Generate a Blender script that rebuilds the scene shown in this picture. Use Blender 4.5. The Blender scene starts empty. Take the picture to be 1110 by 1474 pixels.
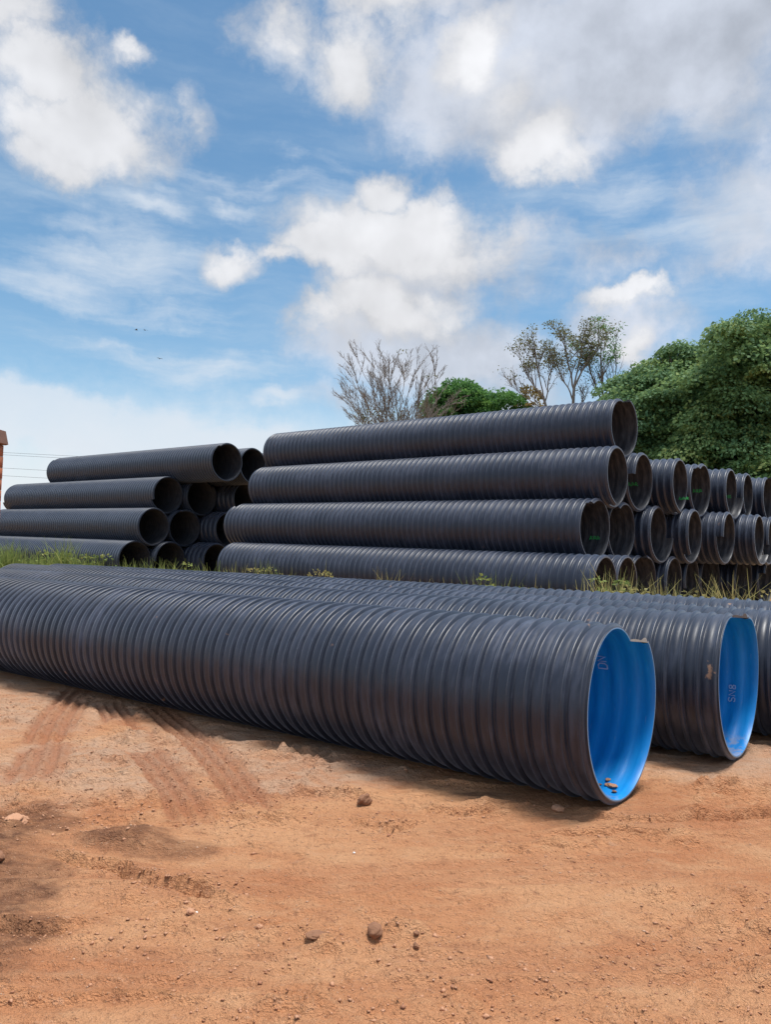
import bpy, math, random
import numpy as np
from mathutils import Matrix, Vector
random.seed(7); RNG = np.random.default_rng(11)
scene = bpy.context.scene
COL = scene.collection
rad = math.radians

# ------------------------------------------------------------------ camera
CAM_H = 1.5
PITCH, ROLL, F_PX = 0.04279, 0.0309, 1102.7
cam_d = bpy.data.cameras.new('camera'); cam = bpy.data.objects.new('camera', cam_d); COL.objects.link(cam)
fwd = Vector((0, math.cos(PITCH), math.sin(PITCH))); up0 = Vector((0, -math.sin(PITCH), math.cos(PITCH))); rt0 = Vector((1, 0, 0))
rt = math.cos(ROLL)*rt0 + math.sin(ROLL)*up0; up = -math.sin(ROLL)*rt0 + math.cos(ROLL)*up0
cam.matrix_world = Matrix(((rt.x, up.x, -fwd.x, 0), (rt.y, up.y, -fwd.y, 0), (rt.z, up.z, -fwd.z, CAM_H), (0, 0, 0, 1)))
cam_d.sensor_fit = 'VERTICAL'; cam_d.sensor_height = 24.0; cam_d.lens = 24.0*F_PX/1474.0
cam_d.clip_end = 3000; cam_d.clip_start = 0.05
scene.camera = cam

# ------------------------------------------------------------------ light and exposure
SUN_EL, SUN_AZ = 80.0, 84.0          # azimuth measured clockwise from +Y (straight ahead): right, a little behind the camera
SUN_STRENGTH, SUN_ANGLE = 3.4, 22.0
SKY_STRENGTH = 0.15
EXPOSURE = 0.5
sun_d = bpy.data.lights.new('sun', 'SUN'); sun = bpy.data.objects.new('sun', sun_d); COL.objects.link(sun)
sun_d.energy = SUN_STRENGTH; sun_d.angle = rad(SUN_ANGLE); sun_d.color = (1.0, 0.97, 0.92)
sdir = Vector((math.cos(rad(SUN_EL))*math.sin(rad(SUN_AZ)), math.cos(rad(SUN_EL))*math.cos(rad(SUN_AZ)), math.sin(rad(SUN_EL))))
sun.rotation_euler = sdir.to_track_quat('Z', 'Y').to_euler()
scene.view_settings.view_transform = 'Standard'; scene.view_settings.look = 'None'
scene.view_settings.exposure = EXPOSURE; scene.view_settings.gamma = 1.0
scene.view_settings.use_curve_mapping = False
scene.cycles.max_bounces = 8; scene.cycles.diffuse_bounces = 4; scene.cycles.use_denoising = True


class NT:
    """small helper for wiring node trees"""
    def __init__(s, tree): s.t = tree
    def put(s, v, sock):
        if v is None: return
        if isinstance(v, bpy.types.NodeSocket): s.t.links.new(v, sock)
        elif hasattr(sock.default_value, '__len__'):
            n = len(sock.default_value); v = tuple(v) if hasattr(v, '__len__') else (v,)*n
            sock.default_value = (v+(1.0,))[:n] if len(v) < n else v[:n]
        else: sock.default_value = v
    def node(s, typ, ins=None, **props):
        n = s.t.nodes.new(typ)
        for k, v in props.items(): setattr(n, k, v)
        for k, v in (ins or {}).items(): s.put(v, n.inputs[k])
        return n
    def m(s, op, a, b=None, c=None, clamp=False):
        n = s.t.nodes.new('ShaderNodeMath'); n.operation = op; n.use_clamp = clamp
        for i, v in enumerate((a, b, c)): s.put(v, n.inputs[i])
        return n.outputs[0]
    def v(s, op, a, b=None, out=0, scale=None):
        n = s.t.nodes.new('ShaderNodeVectorMath'); n.operation = op
        s.put(a, n.inputs[0]); s.put(b, n.inputs[1])
        if scale is not None: s.put(scale, n.inputs['Scale'])
        return n.outputs['Value'] if op in ('LENGTH', 'DOT_PRODUCT', 'DISTANCE') else n.outputs[0]
    def step(s, x, lo, hi, a=0.0, b=1.0):
        n = s.t.nodes.new('ShaderNodeMapRange'); n.interpolation_type = 'SMOOTHSTEP'
        for i, q in enumerate((x, lo, hi, a, b)): s.put(q, n.inputs[i])
        return n.outputs[0]
    def noise(s, vec, scale, detail=4, rough=0.55, dist=0.0, col=False):
        n = s.node('ShaderNodeTexNoise', {'Vector': vec, 'Scale': scale, 'Detail': detail, 'Roughness': rough, 'Distortion': dist})
        return n.outputs['Color'] if col else n.outputs[0]
    def mix(s, fac, a, b, mode='MIX'):
        n = s.t.nodes.new('ShaderNodeMix'); n.data_type = 'RGBA'; n.blend_type = mode; n.clamp_factor = True
        s.put(fac, n.inputs[0]); s.put(a, n.inputs[6]); s.put(b, n.inputs[7])
        return n.outputs[2]


# ------------------------------------------------------------------ sky with clouds (all at infinity, by direction)
world = bpy.data.worlds.new('World'); scene.world = world; world.use_nodes = True
wt = world.node_tree; wt.nodes.clear(); K = NT(wt)
sky = K.node('ShaderNodeTexSky', sky_type='NISHITA', sun_disc=False, sun_elevation=rad(SUN_EL), sun_rotation=rad(SUN_AZ),
             air_density=1.0, dust_density=0.6, ozone_density=1.6, altitude=200)
D0 = K.node('ShaderNodeTexCoord').outputs['Generated']

def direction(az, el):
    a, e = rad(az), rad(el)
    return (math.cos(e)*math.sin(a), math.cos(e)*math.cos(a), math.sin(e))

warp = K.v('SUBTRACT', K.noise(D0, 4.5, 7, 0.6, col=True), (0.5, 0.5, 0.5))
warp2 = K.v('SUBTRACT', K.noise(D0, 17.0, 5, 0.6, col=True), (0.5, 0.5, 0.5))
DW = K.v('ADD', K.v('ADD', D0, K.v('SCALE', warp, scale=0.15)), K.v('SCALE', warp2, scale=0.04))
fbm = K.noise(D0, 7.5, 8, 0.60)
soft = K.noise(D0, 6.5, 4, 0.5)
soft_lit = K.noise(K.v('ADD', D0, (-0.02, 0.0, 0.035)), 6.5, 4, 0.5)
big = K.noise(D0, 2.3, 8, 0.58)

def cover(blobs):
    acc = None
    for az, el, ra, re, w in blobs:
        d = K.v('LENGTH', K.v('MULTIPLY', K.v('SUBTRACT', DW, direction(az, el)), (1/rad(ra), 1/rad(max(ra, re)*1.3), 1/rad(re))))
        c = K.m('MULTIPLY', K.m('SUBTRACT', 1.0, d), w)
        acc = c if acc is None else K.m('MAXIMUM', acc, c)
    return acc

WHITE = [(-23.5, 26.2, 8.0, 3.3, 1.0), (-26, 29.2, 5.5, 2.6, .9), (-28, 31.5, 4.0, 2.6, .8), (-19.0, 31.2, 1.5, 1.1, .6), (-24.5, 24.2, 5.5, 2.0, .9),
         (-14.9, 28.0, 1.1, 2.2, .3), (-27, 35.5, 3.0, 1.0, .4),
         (-9.5, 34.3, 3.6, 2.6, .62), (-4.3, 32.8, 4.0, 2.6, .62), (-1.5, 36.0, 4.6, 2.4, .6),
         (5.6, 33.2, 2.7, 2.5, .95), (10.9, 27.6, 4.3, 2.5, 1.0), (8.4, 30.2, 3.2, 2.2, .4),
         (-0.4, 22.6, 10.5, 3.0, 1.2), (5.5, 21.0, 4.5, 2.6, .8), (-1.0, 25.3, 3.0, 1.8, .9), (-5.4, 20.9, 5.4, 2.4, 1.2), (-12.0, 19.3, 3.0, 1.9, .9), (-9.0, 19.8, 3.6, 1.4, .8), (4.6, 22.2, 3.4, 2.6, .7),
         (-0.6, 17.6, 7.4, 2.5, 1.1), (-5.2, 16.6, 3.6, 2.0, .7), (4.0, 18.2, 5.0, 1.8, .7), (17.1, 18.3, 3.8, 1.0, 1.0), (19.0, 14.0, 1.6, 2.2, .9),
         (38, 24, 8, 4, .9), (-40, 22, 8, 4, .8)]
GREY = [(11.8, 31.8, 13, 5.4, 1.3), (20.2, 33.4, 12, 5.4, 1.3), (8.0, 29.8, 7.5, 4.0, .9), (24.5, 29.5, 6.0, 4.6, .55), (26.0, 23.5, 6.0, 5.0, .38), (12, 37.5, 16, 3.5, 1.0),
        (2.0, 20.6, 10.5, 4.0, 1.0), (2.5, 15.0, 10.5, 4.2, 1.1), (8.0, 20.0, 3.2, 4.4, .45), (17.4, 15.8, 5.6, 3.0, .85), (16.2, 20.9, 3.8, 1.9, .5), (8, 12, 9, 3.0, .55),
        (23.5, 19.5, 6.0, 1.8, .35), (-3, 10.8, 5, 1.6, .35)]
THIN = [(25, 22.5, 9, 6, .62), (-21, 18.5, 11, 2.6, .6), (17, 24.5, 6, 2.0, .4), (-24, 7.8, 14, 3.2, 1.6), (-14, 6.6, 12, 2.2, 1.3), (-24.0, 17.4, 8.0, 2.4, .75), (-17.2, 16.0, 6.0, 1.5, .5), (-17.6, 22.4, 2.6, 1.2, .55), (-12.5, 23.0, 2.0, 1.1, .5), (-7.8, 10.4, 2.8, 1.2, .8), (-11.5, 25.2, 9.0, 1.1, .4), (-8.5, 27, 1.8, .8, .4),
        (-5, 26.8, 3.4, .8, .25), (2.4, 28.6, 1.2, 2.0, .45), (-22, 20.6, 8, 1.2, .35), (-14, 12.4, 11, 1.5, .4), (-20, 13.2, 6, .9, .3), (24, 17, 8, 3, .35), (10.5, 20.5, 4, 3, .3)]
cw = cover(WHITE); cg = cover(GREY); ct = cover(THIN)
fine = K.noise(DW, 24.0, 6, 0.62)
fz = K.m('ADD', K.m('SUBTRACT', fbm, 0.5), K.m('MULTIPLY', K.m('SUBTRACT', fine, 0.5), 0.45))
aw = K.step(K.m('ADD', cw, K.m('MULTIPLY', fz, 1.2)), -0.04, 0.60)
ag = K.step(K.m('ADD', cg, K.m('MULTIPLY', fz, 1.2)), -0.10, 0.62)
streak = K.noise(K.v('MULTIPLY', K.v('ADD', D0, K.v('SCALE', warp, scale=0.05)), (2.5, 2.5, 13.0)), 1.6, 8, 0.62)
at_ = K.step(K.m('ADD', ct, K.m('MULTIPLY', K.m('SUBTRACT', streak, 0.5), 1.2)), 0.0, 0.75)
# the rest of the dome carries the same kind of broken cloud as the part in view
sep = K.node('ShaderNodeSeparateXYZ', {0: D0})
away = K.step(K.v('DOT_PRODUCT', D0, direction(0, 20)), 0.86, 0.74)
ao = K.m('MULTIPLY', K.step(K.m('ADD', big, K.m('MULTIPLY', fz, 0.25)), 0.47, 0.60), away)
relief = K.m('MULTIPLY', K.m('SUBTRACT', soft, soft_lit), 0.9)
SC = 1.0/SKY_STRENGTH
veil = K.step(streak, 0.38, 0.78, 0.0, 0.36)
skyc = K.node('ShaderNodeHueSaturation', {'Saturation': 1.12, 'Hue': 0.488, 'Value': 0.69, 'Color': sky.outputs[0]}).outputs[0]
c = K.mix(K.m('MULTIPLY', veil, K.step(sep.outputs[2], 0.62, 0.35, 0.35, 1.0)), skyc, tuple(x*SC for x in (.42, .50, .58)))
hz = K.m('MULTIPLY', K.step(K.m('ADD', sep.outputs[2], K.m('MULTIPLY', fz, 0.16)), 0.22, 0.03), 0.93)
c = K.mix(hz, c, tuple(x*SC for x in (.58, .61, .65)))
greyband = K.m('MULTIPLY', K.step(K.m('ADD', streak, K.m('MULTIPLY', hz, 0.1)), 0.60, 0.70), K.m('MULTIPLY', K.step(sep.outputs[2], 0.16, 0.08), 0.35))
c = K.mix(greyband, c, tuple(x*SC for x in (.42, .50, .60)))
c = K.mix(K.m('MULTIPLY', at_, 0.72), c, tuple(x*SC for x in (.54, .58, .63)))
gshade = K.m('ADD', K.step(fbm, 0.36, 0.66, 0.88, 1.14), relief)
gcol = K.v('SCALE', (.43*SC, .455*SC, .51*SC), scale=gshade)
c = K.mix(K.m('MULTIPLY', ag, 0.9), c, gcol)
wshade = K.m('ADD', K.m('ADD', K.step(K.m('ADD', cw, K.m('MULTIPLY', fz, 0.8)), 0.05, 0.75, 0.80, 0.99), K.m('MULTIPLY', fz, 0.10)), relief)
wcol = K.v('SCALE', (.585*SC, .59*SC, .61*SC), scale=wshade)
c = K.mix(K.m('MULTIPLY', aw, 0.96), c, wcol)
c = K.mix(K.m('MULTIPLY', ao, 0.9), c, K.v('SCALE', (.52*SC, .54*SC, .58*SC), scale=K.m('ADD', 1.0, relief)))
bg = K.node('ShaderNodeBackground', {'Color': c, 'Strength': SKY_STRENGTH})
K.t.links.new(bg.outputs[0], K.node('ShaderNodeOutputWorld').inputs[0])
world.cycles.sampling_method = 'MANUAL'; world.cycles.sample_map_resolution = 512


# ------------------------------------------------------------------ mesh helpers
def tag(o, label=None, cat=None, group=None, kind=None):
    for k, v in (('label', label), ('category', cat), ('group', group), ('kind', kind)):
        if v: o[k] = v
    return o

def empty(name, loc, rot=(0, 0, 0)):
    o = bpy.data.objects.new(name, None); o.location = loc; o.rotation_euler = rot; o.empty_display_size = 0.2
    COL.objects.link(o); return o

def mesh_data(name, V, F, mat=None, smooth=True):
    V = np.asarray(V, dtype=np.float32).reshape(-1, 3)
    me = bpy.data.meshes.new(name)
    if isinstance(F, np.ndarray):
        k = F.shape[1]; n = len(F)
        me.vertices.add(len(V)); me.vertices.foreach_set('co', V.ravel())
        me.loops.add(n*k); me.loops.foreach_set('vertex_index', F.astype(np.int32).ravel())
        me.polygons.add(n); me.polygons.foreach_set('loop_start', np.arange(0, n*k, k, dtype=np.int32))
        me.update(calc_edges=True)
    else:
        me.from_pydata(V.tolist(), [], F)
    if smooth: me.polygons.foreach_set('use_smooth', np.ones(len(me.polygons), dtype=bool))
    if mat: me.materials.append(mat)
    me.update(); return me

def obj(name, me, parent=None, loc=(0, 0, 0), rot=(0, 0, 0)):
    o = bpy.data.objects.new(name, me); o.location = loc; o.rotation_euler = rot; COL.objects.link(o)
    if parent: o.parent = parent
    return o

def attr(me, name, vals):
    a = me.attributes.new(name, 'FLOAT', 'POINT'); a.data.foreach_set('value', np.asarray(vals, dtype=np.float32))

def hash2(ix, iy, seed):
    n = (ix.astype(np.int64)*374761393 + iy.astype(np.int64)*668265263 + seed*974711) & 0x7fffffff
    n = ((n ^ (n >> 13))*1274126177) & 0x7fffffff
    return ((n ^ (n >> 16)) & 0xffffff)/float(0xffffff)

def vnoise(x, y, seed=0):
    x0, y0 = np.floor(x), np.floor(y); fx, fy = x-x0, y-y0
    ux, uy = fx*fx*fx*(fx*(fx*6-15)+10), fy*fy*fy*(fy*(fy*6-15)+10)
    a, b = hash2(x0, y0, seed), hash2(x0+1, y0, seed); c_, d_ = hash2(x0, y0+1, seed), hash2(x0+1, y0+1, seed)
    return (a+(b-a)*ux)*(1-uy)+(c_+(d_-c_)*ux)*uy

def fbm2(x, y, seed=0, octv=4, gain=0.5):
    s, amp, tot = 0, 1.0, 0
    for i in range(octv):
        s = s+amp*vnoise(x+i*17.3, y-i*9.7, seed+i); tot += amp; amp *= gain
        x, y = (x*0.8-y*0.6)*2.03, (x*0.6+y*0.8)*2.03
    return s/tot

def sstep(x, a, b):
    t = np.clip((x-a)/(b-a), 0, 1); return t*t*(3-2*t)

def tubes(lines, sides=6):
    """lines: list of (points, radii) -> one mesh of tapered tubes"""
    V, F, base = [], [], 0
    ang = np.arange(sides)*2*math.pi/sides
    for P, R in lines:
        P = np.asarray(P, float); n = len(P)
        T = np.gradient(P, axis=0); T /= np.linalg.norm(T, axis=1)[:, None]+1e-9
        ref = np.array([0.31, 0.83, 0.46]) if abs(T[0] @ np.array([0.31, 0.83, 0.46])) < .9 else np.array([1., 0, 0])
        A = np.cross(T, ref); A /= np.linalg.norm(A, axis=1)[:, None]+1e-9; B = np.cross(T, A)
        ring = P[:, None, :]+np.asarray(R)[:, None, None]*(np.cos(ang)[None, :, None]*A[:, None, :]+np.sin(ang)[None, :, None]*B[:, None, :])
        V.append(ring.reshape(-1, 3))
        i = np.arange(n-1)[:, None]*sides; j = np.arange(sides)[None, :]; jn = (j+1) % sides
        F.append((base+np.stack([i+j, i+jn, i+sides+jn, i+sides+j], -1)).reshape(-1, 4))
        base += n*sides
    return np.concatenate(V), np.concatenate(F)

def lump(seed, n=3, squash=.7, rough=.25):
    import bmesh
    bm = bmesh.new(); bmesh.ops.create_icosphere(bm, subdivisions=n, radius=1.0)
    V = np.array([v.co[:] for v in bm.verts]); F = np.array([[v.index for v in f.verts] for f in bm.faces]); bm.free()
    k = 1+rough*2*(fbm2(V[:, 0]*1.7+seed, V[:, 1]*1.7+V[:, 2]*2.3, seed, 4, .6)-.5)
    V = V*k[:, None]; V[:, 2] *= squash
    return V, F


# ------------------------------------------------------------------ materials
def material(name):
    m = bpy.data.materials.new(name); m.use_nodes = True; m.node_tree.nodes.clear()
    k = NT(m.node_tree); p = k.node('ShaderNodeBsdfPrincipled'); o = k.node('ShaderNodeOutputMaterial')
    k.t.links.new(p.outputs[0], o.inputs[0]); return m, k, p

def bump(k, p, h, strength, dist):
    b = k.node('ShaderNodeBump', {'Strength': strength, 'Distance': dist, 'Height': h}); k.t.links.new(b.outputs[0], p.inputs['Normal'])

def mat_pipe(name, base, dust, mud_amt, rough=.42):
    m, k, p = material(name)
    tc = k.node('ShaderNodeTexCoord').outputs['Object']
    oi = k.node('ShaderNodeObjectInfo').outputs['Random']
    pos = k.v('ADD', tc, k.v('SCALE', (7.0, 13.0, 5.0), scale=oi))
    n1 = k.noise(pos, 1.3, 6, .6); n2 = k.noise(k.v('MULTIPLY', pos, (1, 6, 1)), 5.0, 5, .65); n3 = k.noise(pos, 38, 3, .6)
    d = k.m('MULTIPLY', k.step(n1, .36, .70), k.step(n2, .32, .72))
    col = k.mix(k.m('MULTIPLY', d, .9), base, dust)
    sc = k.step(k.noise(k.v('MULTIPLY', pos, (2.0, 22.0, 2.0)), 3.0, 4, .7), .66, .74)
    col = k.mix(k.m('MULTIPLY', sc, .35), col, tuple(x*1.6 for x in dust))
    mud = k.m('MULTIPLY', k.step(k.noise(pos, 4.2, 7, .68), .665, .72), mud_amt)
    col = k.mix(mud, col, (.30, .17, .10))
    k.put(col, p.inputs['Base Color'])
    k.put(k.m('ADD', k.m('ADD', rough-.06, k.m('MULTIPLY', n3, .14)), k.m('MULTIPLY', k.m('ADD', d, mud), .2)), p.inputs['Roughness'])
    k.put(.5, p.inputs['Specular IOR Level']); k.put(.26, p.inputs['Sheen Weight']); k.put(.45, p.inputs['Sheen Roughness']); k.put((.70, .80, 1.0), p.inputs['Sheen Tint'])
    bump(k, p, k.m('ADD', k.m('MULTIPLY', n3, .5), n2), .12, .006)
    return m

M_PIPE = mat_pipe('black_polyethylene', (.009, .014, .028), (.062, .076, .118), .8, .37)
M_PIPE_T = mat_pipe('black_polyethylene_stacked', (.009, .015, .032), (.045, .058, .096), .25, .38)
M_PIPE_L = mat_pipe('black_polyethylene_left_stack', (.008, .015, .031), (.030, .043, .072), .1, .42)

m, k, p = material('black_pipe_bore')
tc = k.node('ShaderNodeTexCoord').outputs['Object']
k.put(k.mix(k.step(k.noise(k.v('MULTIPLY', tc, (1, 5, 1)), 4, 5, .6), .35, .75), (.030, .033, .042), (.085, .088, .098)), p.inputs['Base Color'])
k.put(.42, p.inputs['Roughness']); M_BORE = m

m, k, p = material('blue_liner')
tc = k.node('ShaderNodeTexCoord').outputs['Object']
n1 = k.noise(k.v('MULTIPLY', tc, (1, 7, 1)), 3.2, 6, .6); n2 = k.noise(tc, 9, 7, .7)
col = k.mix(k.step(n1, .35, .7), (.002, .22, .62), (.005, .285, .73))
col = k.mix(k.m('MULTIPLY', k.step(k.noise(k.v('MULTIPLY', tc, (2.2, 15, 2.2)), 3.5, 5, .65), .62, .72), .4), col, (.17, .36, .62))
sepz = k.node('ShaderNodeSeparateXYZ', {0: tc})
low = k.m('MULTIPLY', k.step(sepz.outputs[2], -.36, -.46), k.step(n2, .44, .56))     # soil trodden into the invert
col = k.mix(k.m('MULTIPLY', low, .62), col, (.33, .31, .33))
k.put(col, p.inputs['Base Color']); k.put(k.m('ADD', .30, k.m('MULTIPLY', n2, .25)), p.inputs['Roughness'])
bump(k, p, n1, .15, .01); M_BLUE = m

def plain(name, col, rough=.7, scale=30, var=.25, bmp=.2, bd=.004):
    m, k, p = material(name)
    tc = k.node('ShaderNodeTexCoord').outputs['Object']; n = k.noise(tc, scale, 5, .6)
    k.put(k.mix(n, tuple(x*(1-var) for x in col), tuple(x*(1+var) for x in col)), p.inputs['Base Color'])
    k.put(rough, p.inputs['Roughness']); bump(k, p, n, bmp, bd); return m

M_EDGE = plain('pale_blue_cut_edge', (.16, .36, .60), .55)
M_CUT = plain('scuffed_cut_plastic', (.22, .18, .15), .7, 40, .6)
M_CUTD = plain('dark_cut_plastic', (.03, .03, .034), .7, 40, .6)
M_WHITE = plain('chalk_white_marking', (.30, .48, .74), .8)
M_GREEN = plain('green_paint_marking', (.04, .42, .10), .6)
M_CLOD = plain('brown_earth_clod', (.25, .12, .065), .95, 22, .35, .7, .02)
M_CLODL = plain('pale_earth_clod', (.50, .26, .15), .95, 22, .3, .7, .02)
M_BARK = plain('grey_bark', (.21, .18, .155), .9, 6, .3, .6, .03)
M_BARKD = plain('dark_bark', (.12, .095, .075), .9, 6, .3, .6, .03)
M_BRICK = plain('orange_clay_brick', (.46, .155, .07), .85, 9, .3, .5, .01)
M_MORTAR = plain('grey_mortar', (.30, .25, .21), .95, 14, .2)
M_CAP = plain('brown_cap', (.20, .105, .075), .8, 8, .35)
M_CABLE = plain('dark_cable', (.06, .06, .065), .6)
M_WOOD = plain('weathered_pole', (.19, .15, .12), .9, 5, .3)
M_BIRD = plain('dark_feathers', (.05, .05, .05), .8)
M_CRUMB = plain('soil_crumb', (.36, .165, .09), .95, 12, .35)
M_LIT = plain('white_stone', (.75, .72, .68), .7)
M_PEBBLE = plain('mixed_pebbles', (.52, .33, .22), .9, 3, .45)

def mat_leaf(name, a, b, c_, trans=.42):
    m, k, p = material(name)
    t = k.node('ShaderNodeAttribute', attribute_name='tint').outputs['Fac']
    col = k.mix(k.step(t, .0, .55), a, b); col = k.mix(k.step(t, .6, 1.0), col, c_)
    k.put(col, p.inputs['Base Color']); k.put(.62, p.inputs['Roughness']); k.put(.25, p.inputs['Specular IOR Level'])
    tr = k.node('ShaderNodeBsdfTranslucent', {'Color': k.mix(.4, col, c_)})
    ms = k.node('ShaderNodeMixShader', {0: trans}); k.t.links.new(p.outputs[0], ms.inputs[1]); k.t.links.new(tr.outputs[0], ms.inputs[2])
    out = [n for n in k.t.nodes if n.type == 'OUTPUT_MATERIAL'][0]; k.t.links.new(ms.outputs[0], out.inputs[0])
    return m
M_LEAF_BIG = mat_leaf('broad_tree_leaves', (.070, .165, .080), (.155, .285, .118), (.40, .49, .18))
M_LEAF_MID = mat_leaf('bright_tree_leaves', (.045, .14, .045), (.085, .22, .065), (.20, .36, .09))
M_LEAF_DRY = mat_leaf('yellowing_leaves', (.13, .125, .045), (.20, .165, .06), (.30, .21, .08))
M_LEAF_SPARSE = mat_leaf('sparse_olive_leaves', (.10, .12, .05), (.17, .18, .075), (.24, .20, .09))
M_GRASS = mat_leaf('green_weeds', (.10, .18, .045), (.23, .30, .08), (.46, .44, .17))
M_GRASS_DRY = mat_leaf('dry_yellow_weeds', (.16, .20, .06), (.34, .32, .12), (.56, .46, .22))


# ------------------------------------------------------------------ ground
# pipes of the front row: (yaw, perpendicular offset from the camera, tilt, near end along the axis)
ROW = [(.9309, 4.485, -.0119, 1.50, 37), (.930, 5.987, -.0126, 1.18, 3), (.930, 7.046, -.0085, .86, 120), (.957, 8.395, -.0106, 1.05, 300)]
R1 = .5195
YT, YL = .8762, .8934

def slope(x, y):
    s = -x*math.sin(.95)+y*math.cos(.95); q = x*math.cos(.95)+y*math.sin(.95)
    return -.0112*np.clip(s-5, -6, 9)*(1-sstep(q, 9.3, 12.5))

TRACKS = [((-2.95, 7.7), (-2.15, 4.75), .32, 0), ((-2.40, 7.0), (-1.0, 4.1), .24, 1), ((-1.97, 6.95), (-.62, 4.15), .24, 2),
          ((-3.6, 3.15), (1.4, 3.62), .30, 4), ((-1.6, 2.62), (2.8, 3.0), .28, 5), ((.2, 3.98), (3.4, 4.75), .34, 6)]
LEDGES = [([(-1.42, 3.60), (-1.28, 3.545), (-1.15, 3.50), (-1.05, 3.42), (-.97, 3.37), (-.87, 3.33), (-.70, 3.24)], .045),
          ([(-.78, 4.19), (-.64, 4.13), (-.52, 4.12)], .026), ([(-1.5, 2.97), (-1.3, 2.93), (-1.17, 2.95)], .03), ([(.40, 4.80), (.58, 4.76), (.80, 4.80)], .035),
          ([(1.8, 4.33), (1.95, 4.30), (2.1, 4.36), (2.25, 4.37), (2.5, 4.46)], .055), ([(1.25, 4.30), (1.38, 4.25), (1.5, 4.26), (1.72, 4.31)], .04), ([(2.0, 4.78), (2.2, 4.80), (2.5, 4.9)], .04), ([(1.0, 4.02), (1.3, 4.08), (1.5, 4.06)], .028), ([(-.45, 4.52), (-.30, 4.55), (-.1, 4.50)], .035), ([(-.05, 4.1), (.08, 4.06), (.17, 4.09)], .025), ([(.3, 4.35), (.5, 4.30), (.62, 4.33)], .03)]

def ground_h(X, Y):
    far = np.exp(-np.hypot(X, Y-4)/14)
    H = slope(X, Y)
    H = H+.05*(fbm2(X*.55, Y*.55, 3, 4)-.5)*np.minimum(1, far*2)
    near = sstep(np.hypot(X, Y-4), 9, 5)
    a = fbm2(X*1.1, Y*3.6, 21, 5, .58); H = H+.060*(a-.5)*near                  # scraped streaks running across
    b = fbm2(X*6.5, Y*9.0, 40, 4, .6); zone = sstep(fbm2(X*1.3, Y*1.9, 61, 3), .42, .62)
    H = H+(.075*np.maximum(0, b-.50)*2*zone)*near                                # patches of broken crumbs
    H = H+.034*(fbm2(X*7, Y*12, 70, 4, .62)-.5)*near
    H = H+.020*(fbm2(X*19, Y*25, 77, 3, .6)-.5)*near*(.3+zone)
    rg = 1-np.abs(2*fbm2(X*1.25+3, Y*4.2, 131, 4, .55)-1); rz = sstep(fbm2(X*.9, Y*1.2, 141, 3), .44, .60)
    H = H+near*rz*.030*sstep(rg, .86, .99)*(.4+fbm2(X*16, Y*16, 151, 3, .6))     # torn ridges left by scraping
    tr = np.zeros_like(X)
    for (x0, y0), (x1, y1), w, sd in TRACKS:
        L = math.hypot(x1-x0, y1-y0); ux, uy = (x1-x0)/L, (y1-y0)/L
        t = (X-x0)*ux+(Y-y0)*uy; v = -(X-x0)*uy+(Y-y0)*ux+.05*np.sin(t*1.3+sd)
        mask = sstep(np.abs(v), w*.62, w*.45)*sstep(t, -.25, .25)*sstep(t, L+.25, L-.25)
        mask = mask*sstep(fbm2(X*1.5+sd, Y*1.5, 90+sd, 3), .28, .42)
        lug = np.sin(v/w*math.pi*6)*.5+.5
        cross = np.sin((t+v*.9)*2*math.pi/.16)*.5+.5
        amp = .034 if sd < 4 else .014
        H = H*(1-.65*mask*near)+slope(X, Y)*.65*mask*near+mask*near*(amp*(.85*lug**1.5+.15*cross*lug)-amp*.75); tr = np.maximum(tr, mask*(1.15-.45*lug)*(1.0 if sd < 4 else .38))
    for pts, hh in LEDGES:
        best = np.full(X.shape, 9.0); sgn = np.zeros_like(X); end = np.zeros_like(X)
        wob = .03*(fbm2(X*6, Y*6, 5, 3)-.5)
        for i in range(len(pts)-1):
            (x0, y0), (x1, y1) = pts[i], pts[i+1]; L = math.hypot(x1-x0, y1-y0); ux, uy = (x1-x0)/L, (y1-y0)/L
            t = np.clip((X-x0)*ux+(Y-y0)*uy, 0, L); v = -(X-x0)*uy+(Y-y0)*ux+wob*2
            dd = np.hypot(X-x0-ux*t, Y-y0-uy*t); better = dd < best
            best = np.where(better, dd, best); sgn = np.where(better, v, sgn)
        H = H+hh*.95*np.exp(-(best/.12)**2)*np.where(sgn > 0, sstep(sgn, 0, .012), 0)-hh*1.1*np.exp(-(best/.022)**2)*(sgn <= 0)
    H = H+.055*np.exp(-(((X+1.20)/.20)**2+((Y-3.84)/.13)**2))*(.7+.6*fbm2(X*9, Y*9, 8, 3))
    H = H+.05*np.exp(-(((X+1.85)/.22)**2+((Y-3.62)/.25)**2))*(.5+fbm2(X*9, Y*9, 9, 3))
    # soil settled against the pipes
    for yaw, q, tilt, s0, ph in ROW:
        v = X*math.cos(yaw)+Y*math.sin(yaw)-q; s = -X*math.sin(yaw)+Y*math.cos(yaw)
        on = sstep(s, s0-.5, s0+.1)*np.exp(-(v/.30)**2)
        target = slope(X, Y)+.022*fbm2(X*5, Y*5, 33, 3)*np.exp(-(v/.22)**2)-.006
        H = H*(1-on)+target*on
    return H, tr

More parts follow.
